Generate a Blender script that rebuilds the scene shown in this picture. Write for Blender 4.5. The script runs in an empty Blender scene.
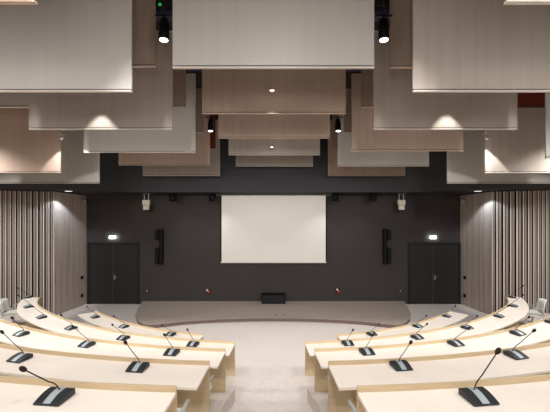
import bpy, math, random
from mathutils import Vector, Matrix
random.seed(7)
SC = bpy.context.scene
COL = SC.collection
B = 3.2                      # desk row module (two pitches), metres
W = 0.9 * B                  # width of one hanging baffle
F = 367.0                    # focal length in pixels of a 550 px wide frame
EYE = Vector((0.0213 * B, 0.0, 1.30 * B))
YC = 5.51 * B                # centre of the desk arcs
R_ = math.radians

# ------------------------------------------------------------------ helpers
class MB:
    def __init__(s): s.v = []; s.f = []; s.sm = []
    def add(s, vs, fs, smooth=False):
        o = len(s.v); s.v += [tuple(p) for p in vs]
        for q in fs: s.f.append(tuple(o + i for i in q)); s.sm.append(smooth)
    def box(s, x0, x1, y0, y1, z0, z1, M=None):
        vs = [Vector((x, y, z)) for z in (z0, z1) for y in (y0, y1) for x in (x0, x1)]
        if M: vs = [M @ v for v in vs]
        s.add(vs, [(0,2,3,1),(4,5,7,6),(0,1,5,4),(2,6,7,3),(0,4,6,2),(1,3,7,5)])
        return s
    def strip(s, pairs, z0, z1, smooth=False):
        """closed solid from a list of (inner, outer) xy pairs; z1 may be a pair list too"""
        n = len(pairs); vs = []
        for a, b in pairs:
            vs += [(a[0],a[1],z0),(b[0],b[1],z0),(a[0],a[1],z1),(b[0],b[1],z1)]
        fs = []
        for i in range(n-1):
            o = 4*i; p = o+4
            fs += [(o,o+1,p+1,p),(o+2,p+2,p+3,o+3),(o,p,p+2,o+2),(o+1,o+3,p+3,p+1)]
        fs += [(0,2,3,1),(4*n-4,4*n-3,4*n-1,4*n-2)]
        s.add(vs, fs); return s
    def prism(s, poly, z0, z1, M=None):
        n = len(poly)
        vs = [Vector((x,y,z0)) for x,y in poly] + [Vector((x,y,z1)) for x,y in poly]
        if M: vs = [M @ v for v in vs]
        fs = [tuple(range(n))[::-1], tuple(range(n,2*n))] + [(i,(i+1)%n,n+(i+1)%n,n+i) for i in range(n)]
        s.add(vs, fs); return s
    def lathe(s, prof, M=None, n=20, smooth=True):
        """prof: list of (r, z) from bottom to top, around local z"""
        vs = []; fs = []
        for r, z in prof:
            for k in range(n):
                t = 2*math.pi*k/n; vs.append(Vector((r*math.cos(t), r*math.sin(t), z)))
        for i in range(len(prof)-1):
            for k in range(n):
                fs.append((i*n+k, i*n+(k+1)%n, (i+1)*n+(k+1)%n, (i+1)*n+k))
        fs.append(tuple(range(n))[::-1]); m = (len(prof)-1)*n; fs.append(tuple(range(m, m+n)))
        if M: vs = [M @ v for v in vs]
        s.add(vs, fs, smooth); return s
    def tube(s, pts, r, n=8):
        pts = [Vector(p) for p in pts]; vs = []; fs = []
        up = Vector((0.3,0.9,0.1))
        for i, p in enumerate(pts):
            d = (pts[min(i+1,len(pts)-1)] - pts[max(i-1,0)]).normalized()
            a = d.cross(up)
            if a.length < 1e-3: a = d.cross(Vector((1,0,0)))
            a.normalize(); b = d.cross(a)
            rr = r[i] if isinstance(r,(list,tuple)) else r
            for k in range(n):
                t = 2*math.pi*k/n; vs.append(p + a*rr*math.cos(t) + b*rr*math.sin(t))
        for i in range(len(pts)-1):
            for k in range(n): fs.append((i*n+k, i*n+(k+1)%n, (i+1)*n+(k+1)%n, (i+1)*n+k))
        fs.append(tuple(range(n))[::-1]); m=(len(pts)-1)*n; fs.append(tuple(range(m,m+n)))
        s.add(vs, fs, True); return s
    def build(s, name, mat, parent=None, bevel=0, sub=0):
        me = bpy.data.meshes.new(name); me.from_pydata(s.v, [], s.f); 
        me.polygons.foreach_set('use_smooth', s.sm); me.materials.append(mat)
        import bmesh
        bm = bmesh.new(); bm.from_mesh(me); bmesh.ops.recalc_face_normals(bm, faces=bm.faces); bm.to_mesh(me); bm.free()
        me.update()
        o = bpy.data.objects.new(name, me); COL.objects.link(o)
        if parent: o.parent = parent
        if bevel:
            m = o.modifiers.new('bevel','BEVEL'); m.width = bevel; m.segments = 2; m.limit_method = 'ANGLE'
        if sub:
            m = o.modifiers.new('sub','SUBSURF'); m.levels = sub; m.render_levels = sub
        return o

def tag(o, label=None, cat=None, group=None, kind=None):
    if label: o['label'] = label
    if cat: o['category'] = cat
    if group: o['group'] = group
    if kind: o['kind'] = kind
    return o
def empty(name, loc=(0,0,0), rz=0, label=None, cat=None, group=None, kind=None):
    o = bpy.data.objects.new(name, None); COL.objects.link(o)
    o.location = loc; o.rotation_euler = (0,0,rz); o.empty_display_size = 0.1
    return tag(o, label, cat, group, kind)
def copy_tree(o, parent=None):
    c = o.copy(); COL.objects.link(c); c.parent = parent
    for ch in list(o.children): copy_tree(ch, c)
    return c

def srgb(r, g, b):
    f = lambda c: (c/255/12.92 if c/255 <= .04045 else ((c/255+.055)/1.055)**2.4)
    return (f(r), f(g), f(b), 1)

def mat(name, col, rough=0.6, var=0.0, scale=(4,4,4), spec=0.3, metal=0, emit=None, estr=0, bump=0, detail=4, col2=None):
    m = bpy.data.materials.new(name); m.use_nodes = True
    nt = m.node_tree; bs = nt.nodes['Principled BSDF']
    bs.inputs['Base Color'].default_value = col; bs.inputs['Roughness'].default_value = rough
    bs.inputs['Metallic'].default_value = metal; bs.inputs['Specular IOR Level'].default_value = spec
    if emit: bs.inputs['Emission Color'].default_value = emit; bs.inputs['Emission Strength'].default_value = estr
    if var or col2 or bump:
        tc = nt.nodes.new('ShaderNodeTexCoord'); mp = nt.nodes.new('ShaderNodeMapping'); no = nt.nodes.new('ShaderNodeTexNoise')
        mp.inputs['Scale'].default_value = scale; no.inputs['Scale'].default_value = 1; no.inputs['Detail'].default_value = detail
        nt.links.new(tc.outputs['Object'], mp.inputs['Vector']); nt.links.new(mp.outputs['Vector'], no.inputs['Vector'])
        if var or col2:
            rp = nt.nodes.new('ShaderNodeValToRGB')
            c2 = col2 or tuple(c*(1+var) for c in col[:3]) + (1,); c1 = col if col2 else tuple(c*(1-var) for c in col[:3]) + (1,)
            rp.color_ramp.elements[0].color = c1; rp.color_ramp.elements[1].color = c2
            rp.color_ramp.elements[0].position = .3; rp.color_ramp.elements[1].position = .7
            nt.links.new(no.outputs['Fac'], rp.inputs['Fac']); nt.links.new(rp.outputs['Color'], bs.inputs['Base Color'])
        if bump:
            bp = nt.nodes.new('ShaderNodeBump'); bp.inputs['Strength'].default_value = bump; bp.inputs['Distance'].default_value = .01
            nt.links.new(no.outputs['Fac'], bp.inputs['Height']); nt.links.new(bp.outputs['Normal'], bs.inputs['Normal'])
    return m

M = {}
M['top']   = mat('desk_laminate', srgb(238,226,214), .5, .03, (3,3,3))
M['ply']   = mat('birch_plywood', srgb(204,182,148), .55, .06, (3,3,40))
M['edge']  = mat('desk_edge_band', srgb(205,188,158), .5)
M['carpet']= mat('pale_pink_carpet', srgb(216,205,198), .95, .06, (14,14,14), spec=.05, bump=.15)
M['step']  = mat('pale_step_carpet', srgb(210,199,191), .95, .06, (14,14,14), spec=.05)
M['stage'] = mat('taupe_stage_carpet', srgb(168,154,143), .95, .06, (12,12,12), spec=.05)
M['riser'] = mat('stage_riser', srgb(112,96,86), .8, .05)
M['black'] = mat('black_wall_paint', srgb(66,60,59), .75, .04, (1,1,1), spec=.2)
M['dark']  = mat('black_ceiling_paint', srgb(50,48,50), .8, .05, (1,1,1), spec=.2)
M['fascia']= mat('dark_grey_fascia', srgb(70,70,74), .7, .04, (1,1,1), spec=.2)
M['high']  = mat('dark_high_ceiling', srgb(58,48,44), .85, .1, (2,2,2), spec=.1)
M['door']  = mat('black_door_leaf', srgb(42,39,38), .5, .04, (2,2,2))
M['frame'] = mat('black_door_frame', srgb(32,30,31), .5)
M['boards']= mat('grey_oak_boards', srgb(184,170,160), .6, .2, (11,11,.3), detail=6)
M['slat']  = mat('grey_oak_slats', srgb(164,150,139), .6, .12, (7,7,.4), detail=5)
M['slatl'] = mat('pale_oak_batten', srgb(232,222,212), .6, .05, (7,7,.4))
M['back']  = mat('slat_backing', srgb(30,24,24), .9)
M['room']  = mat('rear_wall_paint', srgb(190,180,168), .9, .03)
M['metal'] = mat('brushed_steel', srgb(190,188,184), .3, metal=1)
M['chrome']= mat('satin_chrome', srgb(200,190,175), .25, metal=1)
M['blk']   = mat('black_plastic', srgb(13,12,13), .6, spec=.2)
M['blk2']  = mat('black_lamp_housing', srgb(20,20,22), .4)
M['micb']  = mat('charcoal_mic_console', srgb(40,43,45), .45, spec=.4)
M['mics']  = mat('silver_mic_strip', srgb(186,193,197), .4, metal=.3)
M['foam']  = mat('dark_brown_mic_foam', srgb(46,34,32), .95, .2, (300,300,300))
M['stem']  = mat('black_gooseneck', srgb(34,30,28), .4)
M['chair'] = mat('pale_grey_chair_shell', srgb(236,237,231), .5)
M['arm']   = mat('grey_chair_arm', srgb(168,166,158), .5)
M['seat']  = mat('grey_chair_upholstery', srgb(205,204,196), .9, .05, (40,40,40))
M['screen']= mat('projection_screen_white', srgb(238,234,226), .9, spec=.05)
M['white'] = mat('white_metal', srgb(225,222,214), .5)
M['cream'] = mat('cream_plastic', srgb(226,221,205), .5)
M['grey']  = mat('grey_plastic', srgb(150,150,146), .5)
M['shade']= mat('painted_shadow_line', srgb(92,88,86), .8)  # dark tone painted in for the shadow above the bottom rail
M['rail']  = mat('pale_bottom_rail', srgb(205,196,186), .45)
M['railp'] = mat('pink_bottom_rail', srgb(190,164,146), .45)
M['railr'] = mat('maroon_bottom_rail', srgb(84,42,34), .5)
M['lens']  = mat('lit_lamp_lens', (1,1,1,1), .3, emit=(1,.97,.93,1), estr=5)
M['lensc'] = mat('lit_downlight_lens', (1,1,1,1), .3, emit=(.86,.93,1,1), estr=2.2)
M['exit']  = mat('lit_exit_panel', (1,1,1,1), .3, emit=(.80,1,.95,1), estr=2.2)
M['exitg'] = mat('lit_exit_green', srgb(60,150,120), .3, emit=(.25,.8,.6,1), estr=1.2)
M['led']   = mat('green_indicator', srgb(20,120,40), .3, emit=(.08,.9,.2,1), estr=.3)
M['red']   = mat('red_plastic', srgb(205,60,55), .45)
M['duct']  = mat('dark_blue_duct', srgb(58,54,78), .5)
def fabric(name, c, wood=.07):
    return mat(name, srgb(*c), .8, wood, (10,10,.25), spec=.12, detail=5)
FAB = {
 'grey':  fabric('pale_grey_baffle_fabric', (190,186,180), .025),
 'warm':  fabric('warm_grey_baffle_veneer', (178,168,158), .05),
 'pink':  fabric('pinkish_brown_baffle_veneer', (174,153,139), .05),
 'brown': fabric('taupe_brown_baffle_veneer', (160,142,128), .06),
 'maroon':fabric('maroon_baffle_veneer', (124,58,44), .05),
}

# ------------------------------------------------------------------ camera
cam = bpy.data.cameras.new('camera'); co = bpy.data.objects.new('camera', cam); COL.objects.link(co)
co.location = EYE; co.rotation_euler = (R_(90),0,0); cam.sensor_width = 36; cam.lens = 36*F/550; cam.clip_start=.05
SC.camera = co
def ray(px, py): return Vector(((px-275)/F, 1, (206-py)/F))
def at_z(px, py, z):
    r = ray(px, py); return EYE + r*((z-EYE.z)/r.z)
def at_y(px, py, y): return EYE + ray(px, py)*y
def arc(R, a): return (R*math.sin(a), YC - R*math.cos(a))

# ------------------------------------------------------------------ setting
ROW = [2.52*B, 3.02*B, 3.52*B, 4.02*B, 4.52*B, 5.02*B]      # rail radius, front row to the row behind the camera
ZF = [0.1445*B*i for i in range(6)]                          # floor level of each row
ZR = [z + .235*B for z in ZF]                                # top of each desk's front rail
XW, YB, YW = 3.7*B, 4.87*B, -1.6*B
ZLOW = EYE.z + .178*B; ZHI = EYE.z + 1.36*W
def amax(R): 
    return min(R_(45)+math.asin(min(1,1.40*B/(1.4142*R))), math.asin(min(1,3.69*B/R)))
def struct(o): o['kind'] = 'structure'; return o

struct(MB().box(-XW-.2, XW+.2, YW-.2, YB+.2, -.2, 0).build('floor', M['carpet']))
n = 40
for i in range(1, 6):
    m = MB(); nose = .04*B if i > 1 else 0.0
    Ri = ROW[i]-nose; Ro = (ROW[i+1]-.04*B) if i < 5 else 7.0*B
    Rm = Ri+.2*B; xi = .2*B if i > 1 else .245*B
    for s in (1, -1):
        for (Ra, xa, Rb, xb) in ((Ri, xi, Rm, .245*B), (Rm, .245*B, Ro, .245*B)):
            pr = []
            for k in range(n+1):
                t = k/n
                a0i, a0o = math.asin(xa/Ra), math.asin(xb/Rb)
                ai = a0i + (amax(Ra)-a0i)*t; ao = a0o + (amax(Rb)-a0o)*t
                p, q = arc(Ra, ai), arc(Rb, ao); pr.append(((s*p[0],p[1]),(s*q[0],q[1])))
            m.strip(pr, 0.0, ZF[i])
    struct(m.build('floor_tier', M['step']))
m = MB(); e_ = .245*B
for i in range(1, 6):
    yn = YC-(ROW[i]-(.04*B if i > 1 else 0)); half = .25*B; y2 = YC-(ROW[min(i+1,5)]-.04*B)
    if i == 5: y2 = YW
    if i > 1: m.box(-e_, e_, yn-half, yn, 0, (ZF[i]+ZF[i-1])/2)
    m.box(-e_, e_, y2, yn-half if i > 1 else yn, 0, ZF[i])
struct(m.build('floor_aisle_steps', M['carpet']))

def zlow(y):
    return EYE.z + B*(.178 if y < 4.35*B else .178-(y/B-4.35)/.52*.033)
# walls
struct(MB().box(-2.7*B, 2.7*B, YB, YB+.25, -.1, ZHI).build('wall_back', M['black']))
def wall_poly(s):
    return [(s*2.48*B, YB+.1), (s*2.59*B, 4.35*B), (s*XW, 3.24*B), (s*XW, YW)]
for s, side in ((-1,'left'),(1,'right')):
    P = [Vector((x,y,0)) for x,y in wall_poly(s)]
    root = struct(empty('wall_'+side))
    m = MB(); pr = []
    Q = [(P[0].x+s*.3,P[0].y+.1),(P[1].x+s*.3,P[1].y+.1),(P[2].x+s*.3,P[2].y+.1),(P[3].x+s*.3,P[3].y)]
    m.strip([((p.x+s*.05,p.y+.03),q) for p,q in zip(P[:3],Q[:3])], -.1, ZHI); m.build('backing', M['back'], root)
    m = MB(); m.strip([((p.x+s*.05,p.y),q) for p,q in zip(P[2:],Q[2:])], -.1, ZHI); m.build('side_panel', M['room'], root)
    # smooth board cladding next to the black wall
    d = (P[1]-P[0]); a = Vector((P[0].x,YB,0)); Lb = (P[1]-a).length; d.normalize(); nrm = Vector((-s*abs(d.y),0,0)); nrm = Vector((-s,-.2,0)).normalized()
    m = MB(); nb = 15
    for k in range(nb):
        p = a + d*(Lb*k/nb+.002); q = a + d*(Lb*(k+1)/nb-.002)
        if k == nb-1: q = P[1]
        zt0, zt1 = zlow(p.y)-.03, zlow(q.y)-.03
        o0 = Vector((s*.03,0,0))
        vs = [(p.x,p.y,.02),(q.x,q.y,.02),(q.x,q.y,zt1),(p.x,p.y,zt0)]
        vs += [(x+s*.045,y+.01,z) for x,y,z in vs]
        m.add(vs, [(0,1,2,3),(7,6,5,4),(0,4,5,1),(1,5,6,2),(2,6,7,3),(3,7,4,0)])
    m.build('board_cladding', M['boards'], root)
    # slats at 45 degrees: gap positions read along the wall, then continued
    px = [495.2,502.2,509.1,515.2,521.9,527.1,532.5,536.9,541.3,545.4,549.6] if s > 0 else [501.2,507.4,513.7,519.4,524.3,529.5,534.5,538.9,543.8,548.7]
    us = []
    t = Vector((s,-1,0)).normalized()
    for x in px:
        u = (x-275)/F + (0 if s > 0 else 2*.0213/6.9*0)
        X = u*6.94*B/(1+u); us.append((X - 2.59*B)*math.sqrt(2)+.07)
    us = ([us[0]-.165] if s < 0 else []) + us
    if us[0] > .06: us = [.0] + us
    else: us[0] = 0.0
    while us[-1] < (XW-2.59*B)*math.sqrt(2)-.15: us.append(us[-1]+random.uniform(.10,.14))
    fr = Matrix((( t.x, -s*.7071, 0, P[1].x),(t.y, -.7071, 0, P[1].y),(0,0,1,0),(0,0,0,1)))   # local x along wall, y out of wall
    ms, ml = MB(), MB(); z1 = ZLOW-.03
    for u0, u1 in zip(us[:-1], us[1:]):
        w = u1-u0; g = w*.32; l = w*.18
        ml.box(u0+g/2, u0+g/2+l, -.01, .055, .02, z1, fr)
        ms.box(u0+g/2+l+w*.15, u1-g/2, -.01, .045, .02, z1, fr)
    ms.build('slat_cladding', M['slat'], root); ml.build('pale_slats', M['slatl'], root)
struct(MB().box(-XW-.3, XW+.3, YW-.25, YW, -.1, ZHI).build('wall_rear', M['room']))
# low black soffit over the stage, and the fascia that closes it towards the high ceiling
FP = [(0,4.5),(1.655,4.5),(1.85,4.40),(2.0,4.25),(2.15,4.03),(2.35,3.87),(2.6,3.80),(2.95,3.75),(3.25,3.70)]
WP = [(0,4.87),(1.655,4.87),(2.1,4.87),(2.50,4.87),(2.61,4.37),(2.72,4.24),(2.87,4.09),(3.08,3.88),(3.28,3.72)]
m = MB(); mf = MB()
for s in (-1,1):
    for (a,b,c,d) in zip(FP[:-1],FP[1:],WP[:-1],WP[1:]):
        q = []
        for (x,y) in (a,b,d,c): q.append((s*x*B,y*B))
        mid = [(s*(a[0]+c[0])/2*B,4.35*B)]
        # split the strip where the soffit starts to slope
        def lerp(p,w):
            if p[1] < 4.35 < w[1]:
                k = (4.35-p[1])/(w[1]-p[1]); return (p[0]+(w[0]-p[0])*k, 4.35)
            return p
        a2,b2 = lerp(a,c),lerp(b,d)
        for (p0,p1,p2,p3) in ((a,b,b2,a2),(a2,b2,d,c)):
            vs = [(s*x*B,y*B,zlow(y*B)) for x,y in (p0,p1,p2,p3)]
            if (Vector(vs[0])-Vector(vs[3])).length < 1e-4 and (Vector(vs[1])-Vector(vs[2])).length < 1e-4: continue
            vs += [(x,y,z+.12) for x,y,z in vs]
            m.add(vs, [(0,1,2,3),(7,6,5,4),(0,4,5,1),(1,5,6,2),(2,6,7,3),(3,7,4,0)])
        x0,y0,x1,y1 = s*a[0]*B,a[1]*B-.03,s*b[0]*B,b[1]*B-.03
        za,zb = zlow(y0)-.002,zlow(y1)-.002
        vs = [(x0,y0,za),(x1,y1,zb),(x1,y1,ZHI),(x0,y0,ZHI)]; vs += [(x,y+.08,z) for x,y,z in vs]
        mf.add(vs, [(0,1,2,3),(7,6,5,4),(0,4,5,1),(1,5,6,2),(2,6,7,3),(3,7,4,0)])
struct(m.build('ceiling_soffit', M['dark'])); struct(mf.build('ceiling_fascia', M['fascia']))
struct(MB().box(-XW-.3, XW+.3, YW-.25, YB+.25, ZHI, ZHI+.2).build('ceiling', M['high']))

# stage: low platform with a concave front
top = .04*B
def stage_outline(off=0):
    L = [(-1.735,4.865),(-1.66,4.5),(-1.593,4.24),(-1.543,4.129),(-1.463,4.004),(-1.393,3.925),(-1.345,3.897),(-1.29,3.888),(-1.157,3.935)]
    pts = list(L)
    for k in range(11):
        x = -1.0 + 2.0*k/10; pts.append((x, 4.13 - x*x*.106 - .02*x**4))
    pts += [(-x,y) for x,y in L[::-1]]
    return [(x*B, y*B) for x,y in pts]
so = stage_outline()
stg = struct(empty('floor_stage'))
c0 = [(x*.996, y+.012 if y < 4.8*B else y) for x,y in so]
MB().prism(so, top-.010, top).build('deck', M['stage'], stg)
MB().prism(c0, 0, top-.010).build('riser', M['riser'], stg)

# doors in the back wall
def pxx(px, y): return EYE.x + (px-275)/F*y
def pxz(py, y): return EYE.z + (206-py)/F*y
def door(idx, xa, xm, xb, side):
    y = YB; r = struct(empty('door_%d' % idx, (0,0,0)))
    x0,xm_,x1 = pxx(xa,y),pxx(xm,y),pxx(xb,y); zt = pxz(242.5,y); f = .085
    m = MB(); m.box(x0,x0+f,y-.05,y+.02,0,zt); m.box(x1-f,x1,y-.05,y+.02,0,zt); m.box(x0+f,x1-f,y-.05,y+.02,zt-f,zt); m.build('door_frame', M['frame'], r)
    a = MB().box(x0+f+.005,xm_-.012,y-.03,y+.01,.01,zt-f-.005).build('door_leaf', M['door'], r, .004)
    b = MB().box(xm_+.012,x1-f-.005,y-.03,y+.01,.01,zt-f-.005).build('door_leaf', M['door'], r, .004)
    MB().box(xm_-.010,xm_+.010,y-.036,y-.005,.01,zt-f-.01).build('meeting_strip', mat('bronze_strip', srgb(88,72,62), .5), r)
    zh = pxz(277,y); h = MB(); hx = xm_+.07
    h.box(hx-.025,hx+.025,y-.042,y-.028,zh-.13,zh+.10); h.tube([(hx,y-.04,zh+.02),(hx,y-.09,zh+.02),(hx+.03,y-.10,zh+.02),(hx+.15,y-.10,zh+.02)],.014)
    h.build('door_handle', M['chrome'], b)
    e = empty('exit_sign', (pxx(xm-.2,y), y, pxz(239.2,y)), 0, 'lit white-green exit sign above the %s double door' % side, 'exit sign', 'lit exit signs')
    MB().box(-.135,.135,-.06,-.0,.025,.145).build('housing', M['white'], e, .006)
    MB().box(-.13,.13,-.066,-.058,.03,.14).build('light_panel', M['exit'], e)
    L = bpy.data.lights.new('exit_glow','AREA'); L.energy = 3; L.color=(.8,1,.95); L.shape='RECTANGLE'; L.size=.36; L.size_y=.15
    lo = bpy.data.objects.new('exit_glow', L); COL.objects.link(lo); lo.location=(pxx(xm,y), y-.08, pxz(237.2,y)); lo.rotation_euler=(R_(90),0,0)
door(1, 88, 113.2, 139.2, 'left'); door(2, 408, 432.6, 460.2, 'right')

# projection screen
ys = 4.80*B; x0,x1 = pxx(221.6,ys),pxx(325.6,ys); z0,z1 = pxz(262.3,ys),pxz(195.6,ys)
sc = empty('projection_screen', ((x0+x1)/2, ys, z0), 0, 'large white projection screen lowered on the black back wall', 'projection screen')
w2 = (x1-x0)/2
MB().box(-w2,w2,-.004,.004,.02,z1-z0).build('screen_surface', M['screen'], sc)
MB().box(-w2-.035,w2+.035,-.022,.022,-.03,.025).build('bottom_bar', M['white'], sc, .006)
for s in (-1,1): MB().box(s*w2-.02,s*w2+.02,-.006,.006,.02,z1-z0-.01).build('black_border', M['blk'], sc).location.x = s*.02
m = MB(); m.box(-w2-.26,w2+.26,-.03,.06,z1-z0,z1-z0+.05); m.build('roller_case', M['grey'], sc, .01)
for x in (-1.8,1.8): MB().box(x-.04,x+.04,-.02,.04,z1-z0+.05,zlow(ys-.06)-z0-.002).build('ceiling_bracket', M['grey'], sc)

# ------------------------------------------------------------------ hanging baffles
def baffle(nrow, c, hb, col, label):
    d = (1.094+.733*nrow)*W; xc = c*1.2*W + .03 - (.03 if c == -2 else 0) + (.015 if c == 0 else 0); zt = EYE.z + (1.28-.035*nrow)*W
    if nrow % 1: zt += 0
    zb = EYE.z + hb*W; hw = W/2; xl, xr = -hw, hw
    if nrow == 4 and c == -2: xl -= .4*W
    if nrow == 4 and c == 2: xr += .4*W
    rl = {'grey':'rail','warm':'rail','pink':'railp','brown':'railp','maroon':'railr'}[col]
    e = empty('hanging_baffle', (xc, d, zb), 0, label, 'baffle', 'rectangular baffles hung from the ceiling')
    MB().box(xl, xr, -.010, .010, .022, .042).build('painted_shadow_strip', M['shade'], e)  # shadow line over the rail, put in as a dark strip
    MB().box(xl, xr, -.018, .018, .042, zt-zb).build('panel', FAB[col], e)
    MB().box(xl, xr, -.026, .026, 0, .024).build('bottom_rail', M[rl], e, .003)
    MB().box(xl, xr, -.022, .022, zt-zb, zt-zb+.03).build('top_rail', M[rl], e, .003)
    for s in (-1,1): MB().tube([(s*hw*.8,0,zt-zb+.03),(s*hw*.8,0,ZHI-zb)], .004, 6).build('suspension_cable', M['blk'], e)
lab = {}
BF = [
 (0,-1,.604,'pink','pale baffle showing only its bottom edge at the top left corner'),
 (0, 1,.604,'grey','pale baffle showing only its bottom edge at the top right corner'),
 (1, 0,.684,'grey','large pale grey baffle nearest the camera in the centre column'),
 (1,-1,.567,'grey','large pale grey baffle filling the upper left, glowing at its lower inner corner'),
 (1, 1,.567,'warm','large warm grey baffle filling the upper right, glowing at its lower inner corner'),
 (1.5,-1,.83,'brown','short taupe baffle directly behind the large upper left baffle'),
 (1.5,1,.824,'brown','short taupe baffle directly behind the large upper right baffle'),
 (2, 0,.641,'pink','pinkish baffle in the centre column with a lit lamp at its middle'),
 (2,-1,.532,'warm','long taupe baffle with a bright light scallop, left of the first left spotlight'),
 (2, 1,.532,'warm','long taupe baffle with a bright light scallop, right of the first right spotlight'),
 (2, 2,.331,'grey','pale baffle just entering the frame on the right edge beside the maroon one'),
 (2.5,-1,.786,'brown','short brown baffle behind the scalloped left baffle, beside the centre column'),
 (2.5, 1,.786,'brown','short brown baffle behind the scalloped right baffle, beside the centre column'),
 (2.5,-2,.784,'warm','short grey baffle at the left edge above the pinkish one'),
 (2.5, 2,.784,'maroon','maroon baffle at the right edge above the grey one'),
 (3, 0,.605,'pink','third baffle from the front in the centre column, pinkish brown'),
 (3,-1,.479,'grey','pale grey baffle under the scalloped left baffle'),
 (3, 1,.4915,'pink','pinkish brown baffle under the scalloped right baffle'),
 (3,-2,.298,'pink','pinkish brown baffle at the far left with a lamp at its right edge'),
 (3, 2,.296,'warm','grey baffle at the far right with a lamp at its left edge'),
 (3.5,-1,.733,'brown','short brown baffle behind the left rear spotlight'),
 (3.5, 1,.733,'brown','short brown baffle behind the right rear spotlight'),
 (4, 0,.557,'warm','fourth baffle from the front in the centre column, with a small lamp'),
 (4,-1,.446,'pink','pinkish baffle second lowest in the left inner column'),
 (4, 1,.435,'grey','pale grey baffle with a light patch second lowest in the right inner column'),
 (4,-2,.247,'grey','lowest pale baffle at the far left above the slatted wall'),
 (4, 2,.247,'grey','lowest pale baffle at the far right above the slatted wall'),
 (4.5,-1,.69,'maroon','narrow glimpse of a maroon baffle beside the left rear spotlight'),
 (4.5, 1,.69,'brown','narrow glimpse of a taupe baffle beside the right rear spotlight'),
 (5, 0,.512,'warm','smallest looking baffle at the back of the centre column'),
 (5,-1,.39,'warm','lowest and rearmost baffle of the left inner column'),
 (5, 1,.39,'pink','lowest and rearmost baffle of the right inner column'),
]
for a in BF: baffle(*a)

# ------------------------------------------------------------------ lamps and added fill lights
def light(kind, loc, energy, color=(1,.985,.965), size=.06, angle=100, blend=.5, tgt=None):  # serves the real lamps and the added fill spots
    L = bpy.data.lights.new('lamp_or_fill_light', kind); L.energy = energy; L.color = color
    if kind != 'AREA': L.shadow_soft_size = size
    if kind == 'SPOT': L.spot_size = R_(angle); L.spot_blend = blend
    o = bpy.data.objects.new('lamp_or_fill_light', L); COL.objects.link(o); o.location = loc
    if tgt is not None: o.rotation_euler = (Vector(tgt)-Vector(loc)).to_track_quat('-Z','Y').to_euler()
    return o
def spotlight(x, y, z, r, L, label, mat_body, energy, angle=80, tilt=(0,0), group='pendant spotlights between the baffles', blend=.35, rod=True):
    e = empty('pendant_spotlight', (x,y,z), 0, label, 'spotlight', group)
    T = Matrix.Rotation(tilt[0],4,'X') @ Matrix.Rotation(tilt[1],4,'Y')
    MB().lathe([(r*.96,0),(r,.01),(r,L*.72),(r*.8,L*.74),(r*.8,L*.97),(r*.7,L)], T).build('lamp_housing', mat_body, e)
    MB().lathe([(r*.78,-.006),(r*.82,.002)], T).build('lens', M['lens'], e)
    m = MB()
    m.box(-r*1.6,r*1.6,-.012,.012,L+.03,L+.055); m.box(-.012,.012,-.012,.012,L*.9,L+.04)
    m.build('yoke', mat_body, e)
    MB().tube([(0,0,L+.05),(0,0,ZHI-z)], .008, 8).build('suspension_rod', mat_body, e)
    p = Vector((x,y,z)) + T.to_3x3() @ Vector((0,0,-.02))
    light('SPOT', p, energy, size=r*.7, angle=angle, blend=blend, tgt=p + T.to_3x3() @ Vector((0,0,-1)))
LAMP = {'gap':260, 'centre':90, 'side':90}
for s, nm in ((-1,'left'),(1,'right')):
    x = s*.6*W+.05
    spotlight(x, 2.0*W, EYE.z+.905*W, .082, .34, 'black pendant spotlight nearest the camera in the %s gap' % nm, M['blk2'], 100, 84, (R_(-6),0), blend=.6)
    spotlight(x, 3.45*W, EYE.z+.705*W, .078, .33, 'smaller looking black pendant spotlight at the rear of the %s gap' % nm, M['blk2'], 100, 84, (R_(-6),0), blend=.6)
    spotlight(s*1.795*W+.05, 3.1*W, EYE.z+.572*W, .055, .05, 'small lit lamp at the inner edge of the far %s baffle' % nm, FAB['warm'], 125, 92, tilt=(R_(34),0), group='small pale downlights in front of the baffles', blend=.12)
for c, nm in ((0,'centre'),):
    spotlight(.01, 2.46*W, EYE.z+.775*W, .052, .05, 'small lit lamp against the second centre baffle', FAB['pink'], 105, 74, tilt=(R_(5),0), blend=1.0, group='small pale downlights in front of the baffles')
    spotlight(-.03, 3.91*W, EYE.z+.627*W, .052, .05, 'small lit lamp against the fourth centre baffle', FAB['warm'], 90, 70, group='small pale downlights in front of the baffles', blend=.2)
for s in (-1,1):        # lamps of the same grid that the nearer baffles hide
    light('SPOT', (s*1.2*W+.05, 2.455*W, EYE.z+.775*W), 90, angle=66, blend=.2, size=.04, tgt=(s*1.2*W+.05,2.455*W,0))
    light('SPOT', (s*.62*W+.05, 1.66*W, EYE.z+.95*W), 40, angle=84, blend=.5, size=.05, tgt=(s*.62*W+.05,1.66*W,0))
light('SPOT', (1.2*W+.05, 3.88*W, EYE.z+.64*W), 40, angle=60, blend=.5, size=.06, tgt=(1.2*W+.05,3.88*W,0))
for s in (-1,1):        # added fill spots outside the frame, brightening the outer desks
    light('SPOT', (s*1.8*W, 2.0*W, EYE.z+.85*W), 130, angle=110, blend=.6, size=.07, tgt=(s*1.8*W, 2.1*W, 0))
    light('SPOT', (s*2.95*W, 3.0*W, EYE.z+.70*W), 1000, angle=125, blend=.6, size=.07, tgt=(s*2.6*W, 3.4*W, 0))
    light('SPOT', (s*3.0*W, 1.2*W, EYE.z+.85*W), 200, angle=120, blend=.6, size=.07, tgt=(s*2.8*W, 1.4*W, 0))
    for k in (.6, 1.8):  # added off-frame spots without fixtures, washing screen and stage
        light('SPOT', (s*k*W, .80*W, EYE.z+.63*W), 860, angle=58, blend=.7, size=.08, tgt=(s*k*.55*W, 4.3*B, .6))
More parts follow.
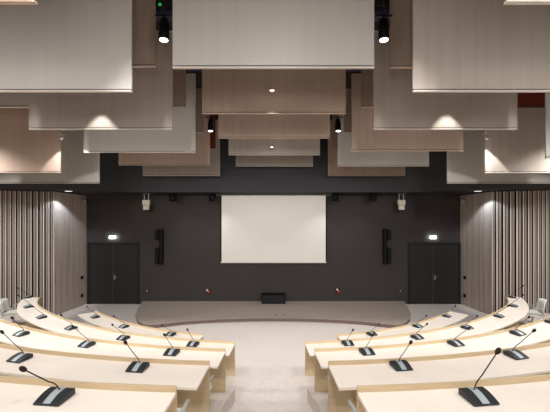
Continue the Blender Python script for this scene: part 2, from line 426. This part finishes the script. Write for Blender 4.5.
# unseen ceiling spots added to light the seats, above and behind the camera
for x in (-2.4,-1.2,0,1.2,2.4):
    for y in (-.9, .45):
        light('SPOT', (x*W, y*W, ZHI-.1), 345, angle=150, blend=.6, size=.09, tgt=(x*W, y*W+1.0, 0))
for x, en in ((-1.3,150),(0,44),(1.3,105)):      # added unseen spots that brighten the first baffles
    light('SPOT', (x*W, 1.0*W, EYE.z+.60*W), en, angle=120, blend=.8, size=.2, tgt=(x*W, 1.83*W, EYE.z+.85*W))
for x in (-1.6,0,1.6):      # fill spots added near the camera, aimed up along the baffles
    light('SPOT', (x*W, -.35*W, EYE.z+.42*W), 135 if x else 120, angle=62, blend=.7, size=.2, tgt=(x*W*.9, 3.0*W, EYE.z+1.25*W))
for x, y, h, en in ((-1.2,2.64,.64,26),(1.2,2.64,.64,26),(0,2.64,.74,16),(0,3.37,.68,14),(-1.2,3.37,.56,16),(1.2,3.37,.57,14)):   # bodiless fill added behind baffles to lift the rows beyond
    light('SPOT', (x*W+.05, y*W, EYE.z+h*W), en, angle=150, blend=.8, size=.15, tgt=(x*W+.05, y*W+1, EYE.z+h*W-.25))
# cool downlights in the soffit by the wooden walls
for s, nm in ((-1,'left'),(1,'right')):
    x, y = s*2.42*B, 4.34*B; z = zlow(y)
    e = empty('recessed_downlight', (x,y,z), 0, 'lit recessed downlight in the black soffit above the %s wooden wall' % nm, 'downlight', 'recessed soffit downlights')
    MB().lathe([(.13,-.012),(.14,-.006),(.14,.01)]).build('trim_ring', M['white'], e)
    MB().lathe([(.125,-.016),(.125,-.010)]).build('lens', M['lensc'], e)
    light('SPOT', (x,y,z-.03), 95, color=(.76,.87,1), angle=126, blend=.3, size=.03, tgt=(x-s*.1,y-.9,0))
# black stage spots under the soffit near the screen
for px_, nm in ((173,'outer left'),(212.5,'inner left'),(335,'inner right'),(373,'outer right')):
    y = 4.62*B; x = pxx(px_,y); z = zlow(y)
    e = empty('stage_spotlight', (x,y,z), 0, 'black ceiling spotlight above the stage, %s of the screen' % nm, 'spotlight', 'black spotlights under the stage soffit')
    MB().lathe([(.05,-.03),(.05,0)]).build('ceiling_mount', M['blk'], e)
    MB().lathe([(.12,-.33),(.15,-.32),(.15,-.06),(.11,-.03)]).build('lamp_housing', M['blk'], e)
    light('SPOT', (x,y,z-.36), 36, angle=120, blend=.8, size=.08, tgt=(x*.6,y-.5,0))

# ceiling services seen through the gaps
for y, px_, nm in ((2.44*W, 0,'front'),(3.35*W, 0,'rear')):
    e = empty('ceiling_duct', (0,y,ZHI-.24), 0, 'dark blue-grey duct under the ceiling, %s one' % nm, 'duct', 'ceiling ducts above the baffles')
    MB().lathe([(.13,-2.2*B),(.13,2.2*B)], Matrix.Rotation(R_(90),4,'Y')).build('pipe', M['duct'], e)
    m = MB()
    for x in (-2,-1,0,1,2): m.box(x*B-.015,x*B+.015,-.01,.01,.12,.24)
    m.build('hanger', M['blk'], e)
p = at_y(160.3, 5, 2.2*W)
e = empty('emergency_light', p, 0, 'small green indicator lamp in the dark gap above the left spotlight', 'indicator lamp')
MB().box(-.05,.05,-.02,.03,-.04,.05).build('housing', M['blk'], e, .005)
MB().lathe([(.03,0),(.02,.012)], Matrix.Translation((0,-.02,0)) @ Matrix.Rotation(R_(90),4,'X')).build('lens', M['led'], e)
MB().tube([(0,0,.05),(0,0,ZHI-p.z)], .006, 6).build('rod', M['blk'], e)

# ------------------------------------------------------------------ things on the back wall and stage
for px_, py_, nm, s in ((159.2,246.5,'left',-1),(387,246,'right',1)):
    y = YB-.22; e = empty('column_speaker', (pxx(px_,y), y, pxz(264,y)), 0, 'tall black column loudspeaker on the back wall, %s of the screen' % nm, 'loudspeaker', 'black column loudspeakers')
    h = pxz(229,y)-pxz(264,y); s_ = -s
    MB().box(-.075,.075,-.02,.16,0,h).build('column', M['blk'], e, .012).location.x = s_*.065
    MB().box(-.07,.07,-.12,.05,h*.70,h*.97).build('upper_cabinet', M['blk'], e, .01).location.x = -s_*.075
    MB().box(-.07,.07,-.12,.05,.03,h*.46).build('lower_cabinet', M['blk'], e, .01).location.x = -s_*.075
    MB().box(-.05,.05,.15,.22,h*.3,h*.7).build('wall_bracket', M['blk'], e).location.x = s_*.065
for px_, nm in ((146.4,'left'),(401.3,'right')):
    y = 4.66*B; zt = zlow(y); e = empty('ceiling_projector_unit', (pxx(px_,y), y, zt), 0, 'cream two-tier device hanging from the soffit above the %s door side' % nm, 'ceiling device', 'cream devices hung from the soffit')
    zz = lambda py: pxz(py,y)-zt
    MB().box(-.16,.16,-.05,.05,-.02,0).build('mounting_plate', M['grey'], e)
    m = MB()
    for s in (-1,1): m.box(s*.09-.008,s*.09+.008,-.012,.012,zz(200.5),-.02)
    m.build('hanger', M['cream'], e)
    MB().box(-.145,.145,-.08,.08,zz(205),zz(200)).build('upper_box', M['cream'], e, .015)
    MB().box(-.115,.115,-.07,.07,zz(209.8),zz(205.3)).build('lower_box', M['cream'], e, .015)
for px_, py_, nm in ((208,291,'left'),(337.8,290.6,'right')):
    e = empty('wall_connector', (pxx(px_,YB), YB, pxz(py_,YB)), 0, 'small red and white connector plug on the back wall, %s below the screen' % nm, 'connector', 'red and white wall connectors')
    MB().box(-.09,.09,-.012,0,-.09,.09).build('cover_plate', M['blk'], e, .004)
    rot = Matrix.Rotation(R_(90),4,'X')
    MB().lathe([(.045,0),(.04,.06)], Matrix.Translation((-.03,-.012,.045)) @ rot, 14).build('white_plug', M['white'], e)
    MB().lathe([(.06,0),(.055,.06)], Matrix.Translation((.03,-.012,-.03)) @ rot, 14).build('red_plug', M['red'], e)
for px_, nm in ((147,'left'),(400.3,'right')):
    e = empty('wall_socket', (pxx(px_,YB), YB, pxz(290.7,YB)), 0, 'small pale wall socket beside the %s double door' % nm, 'socket', 'pale wall sockets')
    MB().box(-.055,.055,-.012,0,-.055,.055).build('cover_plate', M['blk'], e, .004)
    MB().lathe([(.03,0),(.026,.012)], Matrix.Translation((0,-.012,0)) @ Matrix.Rotation(R_(90),4,'X'), 14).build('socket_insert', M['cream'], e)
y = 4.72*B
e = empty('subwoofer', (pxx(273.5,y), y, top), 0, 'low black box on the stage against the back wall under the screen', 'speaker box')
MB().box(-.49,.49,0,.40,0,.37).build('cabinet', M['blk'], e, .012)
MB().box(-.45,.45,-.012,.002,.03,.34).build('front_grille', mat('black_grille_cloth', srgb(34,32,36), .8, .2, (80,80,80)), e, .004)
MB().box(-.10,.10,.10,.24,.37,.40).build('control_unit', M['blk'], e, .005)
e = empty('floor_box', at_z(280.2,315.2,top), 0, 'small floor outlet box set into the front of the stage', 'floor box')
MB().box(-.17,.17,-.05,.05,0,.006).build('cover_plate', M['grey'], e)
for s in (-1,1): MB().box(s*.14-.03,s*.14+.03,-.04,.04,.004,.01).build('outlet', M['blk'], e)
for s, nm in ((-1,'left'),(1,'right')):
    P0 = Vector((s*2.48*B, YB, 0)); P1 = Vector((s*2.59*B, 4.35*B, 0))
    def onwall(y): t=(YB+.0-y)/(YB-4.35*B); return s*(2.48+.11*t)*B
    y = YB-.22
    e = empty('wall_speaker', (onwall(y), y, pxz(200.7,y)), s*R_(8), 'small pale round unit at the top of the %s wooden wall by the corner' % nm, 'wall speaker', 'pale round wall units')
    q = Matrix.Rotation(s*R_(-90),4,'Y')
    MB().lathe([(.10,0),(.115,.03),(.10,.09),(.06,.11)], q).build('body', M['grey'], e)
    MB().lathe([(.06,.11),(.05,.12)], q).build('front_grille', M['white'], e)
    for k, py_ in enumerate((277.6,295.6)):
        y = YB-.27
        e = empty('wall_switch', (onwall(y), y, pxz(py_,y)), s*R_(8), ('upper' if k == 0 else 'lower')+' black switch on the %s wooden wall beside the corner' % nm, 'switch', 'black wall switches')
        MB().box(-s*.02 if s>0 else 0, 0 if s>0 else .02, -.07,.07,-.07,.07).build('cover_plate', M['blk'], e, .004)
        MB().box(-.028 if s>0 else .018, -.018 if s>0 else .028, -.04,.04,-.04,.04).build('rocker', M['blk'], e, .003)

# ------------------------------------------------------------------ desks
RT = .022; DD = .19*B; UP = .052; TH = .034
names = ['front', 'second', 'third', 'fourth', 'nearest']
AE = [R_(46.2), R_(53.4), R_(54), R_(50), R_(47)]
DEPTH = [.172*B, DD, DD, DD, DD]
AX = [(.537,.573),(.2257,.251),(.2365,.248),(.238,.245),(.243,.245)]   # aisle ends of the desks, right and left
def desk(i, s):
    Ri = ROW[i]; a0 = math.asin((AX[i][0] if s > 0 else AX[i][1])*B/Ri); a1 = AE[i]; zt = ZR[i]; zf = ZF[i]
    sd = 'left' if s < 0 else 'right'
    ax, ay = arc(Ri, (a0+a1)/2)
    e = empty('curved_desk', (0,0,0), 0,
        'curved pale wood desk, %s, %s of the aisle' % (['front row by the stage','second row from the stage','middle row of five','second row from the camera','row nearest the camera'][i], sd), 'desk', 'curved council desks in tiers')
    N = 64
    A = [a0+(a1-a0)*k/N for k in range(N+1)]
    P = lambda R, a: (lambda p: (s*p[0], p[1]))(arc(R, a))
    A2 = [a0+(a1-a0)*(1-(1-k/80)**1.5) for k in range(81)]
    def ri(a):          # the second row flares inwards at its free end
        k = max(0, (math.degrees(a)-45.5)/7.9) if i == 1 else 0
        return Ri - .075*B*k*k
    def outer(a):
        if i != 1: return (Ri+DEPTH[i], a)
        k = max(0, (math.degrees(a)-40)/13.4)
        return (Ri+DEPTH[i]-.13*B*k**2.2, a + R_(2.4)*k**2)
    MB().strip([(P(ri(a),a),P(ri(a)+RT,a)) for a in A2], zf+.002, zt).build('front_panel', M['ply'], e)
    MB().strip([(P(ri(a)+RT+.001,a),P(*outer(a))) for a in A2], zt-UP-TH+.006, zt-UP).build('desktop', M['top'], e)
    MB().strip([(P(outer(a)[0]-.02,outer(a)[1]),P(outer(a)[0]-.0005,outer(a)[1])) for a in A2], zt-UP-TH, zt-UP-TH+.0055).build('edge_band', M['edge'], e)
    # end support fins below the top, set back from the aisle
    for t in (.18,.5,.82):
        a = a0+(a1-a0)*t; h = .014/Ri
        m = MB(); m.strip([(P(Ri+RT+.002,a-h),P(Ri+.34,a-h)),(P(Ri+RT+.002,a+h),P(Ri+.34,a+h))], zf+.002, zt-UP-TH-.002); m.build('leg', M['ply'], e)
    return e
for i in range(5):
    for s in (-1,1): desk(i, s)

# ------------------------------------------------------------------ microphones
# (row, base px, head px) per side
MICS = {
 1: [(0,(372,334),(379,324)),(0,(417.7,326),(426.4,315.7)),(0,(446,315.7),(455.3,306)),
     (1,(347,342.6),(353,330)),(1,(417.3,337.2),(427,324)),(1,(467.3,327.4),(477,316)),(1,(499,316),(508,306)),(1,(513.5,305.7),(523,295)),(1,(512,296.8),(523,285.7)),
     (2,(367,352),(373,335)),(2,(456,343.5),(469,328)),(2,(518,333),(529,317)),(2,(548.7,321),(559,309)),
     (3,(401,366),(410.8,342.3)),(3,(516,355),(534,330.5)),
     (4,(478.5,397),(498,351))],
 -1:[(0,(170.5,334.3),(162,325)),(0,(123.7,326.5),(113.8,316.3)),(0,(95,316.8),(87,306.5)),
     (1,(192.8,344.3),(187.4,329.7)),(1,(123,338),(112.5,324.8)),(1,(70.7,328),(61,315)),(1,(41.5,317),(33,306.5)),(1,(28,306.5),(18.5,295.5)),(1,(27.7,297),(17.8,288)),
     (2,(171.7,352.6),(164.4,334.8)),(2,(86.5,344.5),(73,326.5)),(2,(21,333.7),(12,318)),
     (3,(137.6,367.5),(125.5,342.5)),(3,(19.7,358),(2,332)),
     (4,(54.7,397),(23,369))],
}
# console: wedge with an arched top, extruded across its width
def wedge(x0, x1, lift=0, inset=0):
    prof = []
    for k in range(9):
        t = k/8; y = -.105+inset + (.21-2*inset)*t
        prof.append((y, .016 + .040*math.sin(t*math.pi*.62)/math.sin(math.pi*.5)*1.0 + lift))
    m = MB(); n = len(prof); vs = []
    lo = .006 if lift == 0 else None
    for x in (x0, x1):
        for y, z in prof: vs.append((x,y,z))
        for y, z in prof: vs.append((x,y, .004 if lift == 0 else z-.004))
    fs = []; o = 2*n
    for k in range(n-1):
        fs += [(k,k+1,o+k+1,o+k),(n+k,o+n+k,o+n+k+1,n+k+1),(k,n+k,n+k+1,k+1),(o+k,o+k+1,o+n+k+1,o+n+k)]
    fs += [(0,o,o+n,n),(n-1,2*n-1,o+2*n-1,o+n-1)]
    m.add(vs, fs); return m
mic_base_me = mic_strip_me = None
def mic(i, bp, hp, s, label, k=0):
    global mic_base_me, mic_strip_me
    zt = ZR[i]-UP
    p = at_z(bp[0], bp[1], zt+.022)
    dx, dy = p.x, YC-p.y; R = math.hypot(dx,dy); a = math.atan2(dx,dy)
    R = min(max(R, ROW[i]+(.16 if k < 4 or i != 1 else -.02)), ROW[i]+DEPTH[i]-.13)
    x, y = R*math.sin(a), YC-R*math.cos(a)
    e = empty('desk_microphone', (x,y,zt), a, label, 'microphone', 'gooseneck desk microphones')
    if mic_base_me is None:
        b = wedge(-.112,.112).build('console', M['micb'], e, .004); mic_base_me = b.data
        st = wedge(-.032,.032,.0035,.008).build('silver_strip', M['mics'], e); mic_strip_me = st.data
    else:
        for nm, me in (('console',mic_base_me),('silver_strip',mic_strip_me)):
            o = bpy.data.objects.new(nm, me); COL.objects.link(o); o.parent = e
            if nm == 'console':
                md = o.modifiers.new('bevel','BEVEL'); md.width=.004; md.segments=2; md.limit_method='ANGLE'
    Mw = Matrix.Translation((x,y,zt)) @ Matrix.Rotation(a,4,'Z')
    rl = Vector((0,.055,.052)); rw = Mw @ rl
    L = .37; d = ray(*hp); d2 = d.dot(d); q = EYE-rw
    bq = d.dot(q); disc = bq*bq - d2*(q.dot(q)-L*L)
    t = (-bq - math.sqrt(disc))/d2 if disc > 0 else -bq/d2
    hw = EYE + d*t
    hl = Mw.inverted() @ hw
    v = hl-rl
    c1 = rl + Vector((0,0,.05)) + v*.06; 
    pts = []
    for k in range(9):
        tt = k/8; b1 = rl*(1-tt)**2 + c1*2*tt*(1-tt) + (rl+v*.30+Vector((0,0,.018)))*tt*tt; pts.append(b1)
    pts += [rl+v*f+Vector((0,0,.018*(1-f)/.7)) for f in (.5,.7,.93)]
    MB().lathe([(.011,-.008),(.011,.006),(.007,.012)], Matrix.Translation(rl), 12).build('stem_socket', M['stem'], e)
    MB().tube(pts, .0052, 8).build('gooseneck', M['stem'], e)
    dirv = (pts[-1]-pts[-3]).normalized(); Q = Matrix.Translation(hl) @ dirv.to_track_quat('Z','Y').to_matrix().to_4x4()
    prof = [(.0205*math.sqrt(max(.03,1-(z/.034)**2)), z) for z in [(-.034+.0068*k) for k in range(11)]]
    MB().lathe(prof, Q, 14).build('mic_head', M['foam'], e)
    return e, R, a
ORD = ['first','second','third','fourth','fifth','sixth']
rown = ['front desk row by the stage','second desk row from the stage','middle desk row','second desk row from the camera','desk row nearest the camera']
seatpos = []
for s in (-1,1):
    cnt = [0]*5
    for i, bp, hp in MICS[s]:
        sd = 'left' if s < 0 else 'right'
        e, R, a = mic(i, bp, hp, s, 'gooseneck microphone, %s from the aisle on the %s %s' % (ORD[cnt[i]], sd, rown[i]) if i < 4 else 'large gooseneck microphone on the %s %s' % (sd, rown[i]), cnt[i])
        seatpos.append((i, s, cnt[i], a)); cnt[i] += 1

# ------------------------------------------------------------------ chairs
def curved_shell(w, h, r, th, z0, y0, lean, name, mt, par):
    m = MB(); nu, nv = 8, 6; vs = []; fs = []
    for side in (0,1):
        for j in range(nv+1):
            v = j/nv
            for k in range(nu+1):
                u = k/nu*2-1; wid = w*(1-.18*v*v)
                x = u*wid; yy = y0 - lean*v - th*side + .35*u*u*w*r; zz = z0 + h*v - (.05*abs(u)**3*h if j == nv else 0)
                vs.append((x,yy,zz))
    n1 = (nu+1)*(nv+1); q = nu+1
    for j in range(nv):
        for k in range(nu):
            a = j*q+k; fs += [(a,a+1,a+q+1,a+q),(n1+a,n1+a+q,n1+a+q+1,n1+a+1)]
    for k in range(nu):
        fs += [(k,n1+k,n1+k+1,k+1),(nv*q+k,nv*q+k+1,n1+nv*q+k+1,n1+nv*q+k)]
    for j in range(nv):
        fs += [(j*q,(j+1)*q,n1+(j+1)*q,n1+j*q),(j*q+nu,n1+j*q+nu,n1+(j+1)*q+nu,(j+1)*q+nu)]
    m.add(vs, fs, True); return m.build(name, mt, par)
def make_chair():
    e = empty('council_chair')
    MB().box(-.24,.24,-.24,.24,.40,.46).build('seat', M['seat'], e, .03)
    MB().box(-.25,.25,-.25,.25,.375,.40).build('seat_shell', M['chair'], e, .015)
    curved_shell(.24,.40,1,.03,.45,-.24,.09,'backrest',M['chair'],e)
    curved_shell(.19,.32,1,.03,.48,-.20,.08,'back_cushion',M['seat'],e)
    for s in (-1,1):
        MB().tube([(s*.25,-.20,.41),(s*.29,-.16,.44),(s*.30,-.14,.56),(s*.30,-.08,.605),(s*.30,.10,.61),(s*.29,.15,.59)],[.014,.014,.016,.020,.020,.014]).build('armrest', M['arm'], e)
    MB().lathe([(.03,.06),(.025,.20),(.03,.375)], None, 14).build('pedestal', M['metal'], e)
    for k in range(4):
        t = math.pi/4+k*math.pi/2
        MB().tube([(.03*math.cos(t),.03*math.sin(t),.07),(.26*math.cos(t),.26*math.sin(t),.025)],[.022,.014]).build('foot', M['metal'], e)
    return e
proto = None
def put_chair(x, y, z, rz, label):
    global proto
    if proto is None: proto = c = make_chair()
    else: c = copy_tree(proto)
    c.location = (x,y,z+.003); c.rotation_euler = (0,0,rz)
    tag(c, label, 'chair', 'pale chairs behind the desks')
for (i, s, k, a) in seatpos:
    if i == 4 or (i == 1 and k >= 4): continue
    Rc = ROW[i]+DEPTH[i]+.22
    if k == 0 and i in (2,3): a = s*math.asin(.375*B/Rc)
    x, y = Rc*math.sin(a), YC-Rc*math.cos(a)
    put_chair(x, y, ZF[i], a + random.uniform(-.12,.12), 'pale grey chair, %s from the aisle behind the %s %s' % (ORD[k], 'left' if s<0 else 'right', rown[i]))
for s, nm in ((-1,'left'),(1,'right')):
    put_chair(s*2.49*B, 3.52*B, ZF[1], s*R_(78), 'pale grey chair seen sideways at the rounded %s end of the second desk row' % nm)

# ------------------------------------------------------------------ world and view
w = bpy.data.worlds.new('world'); SC.world = w; w.use_nodes = True
w.node_tree.nodes['Background'].inputs[0].default_value = (0,0,0,1)
SC.view_settings.view_transform = 'Standard'; SC.view_settings.look = 'None'; SC.view_settings.gamma = 1
SC.view_settings.exposure = 0.0
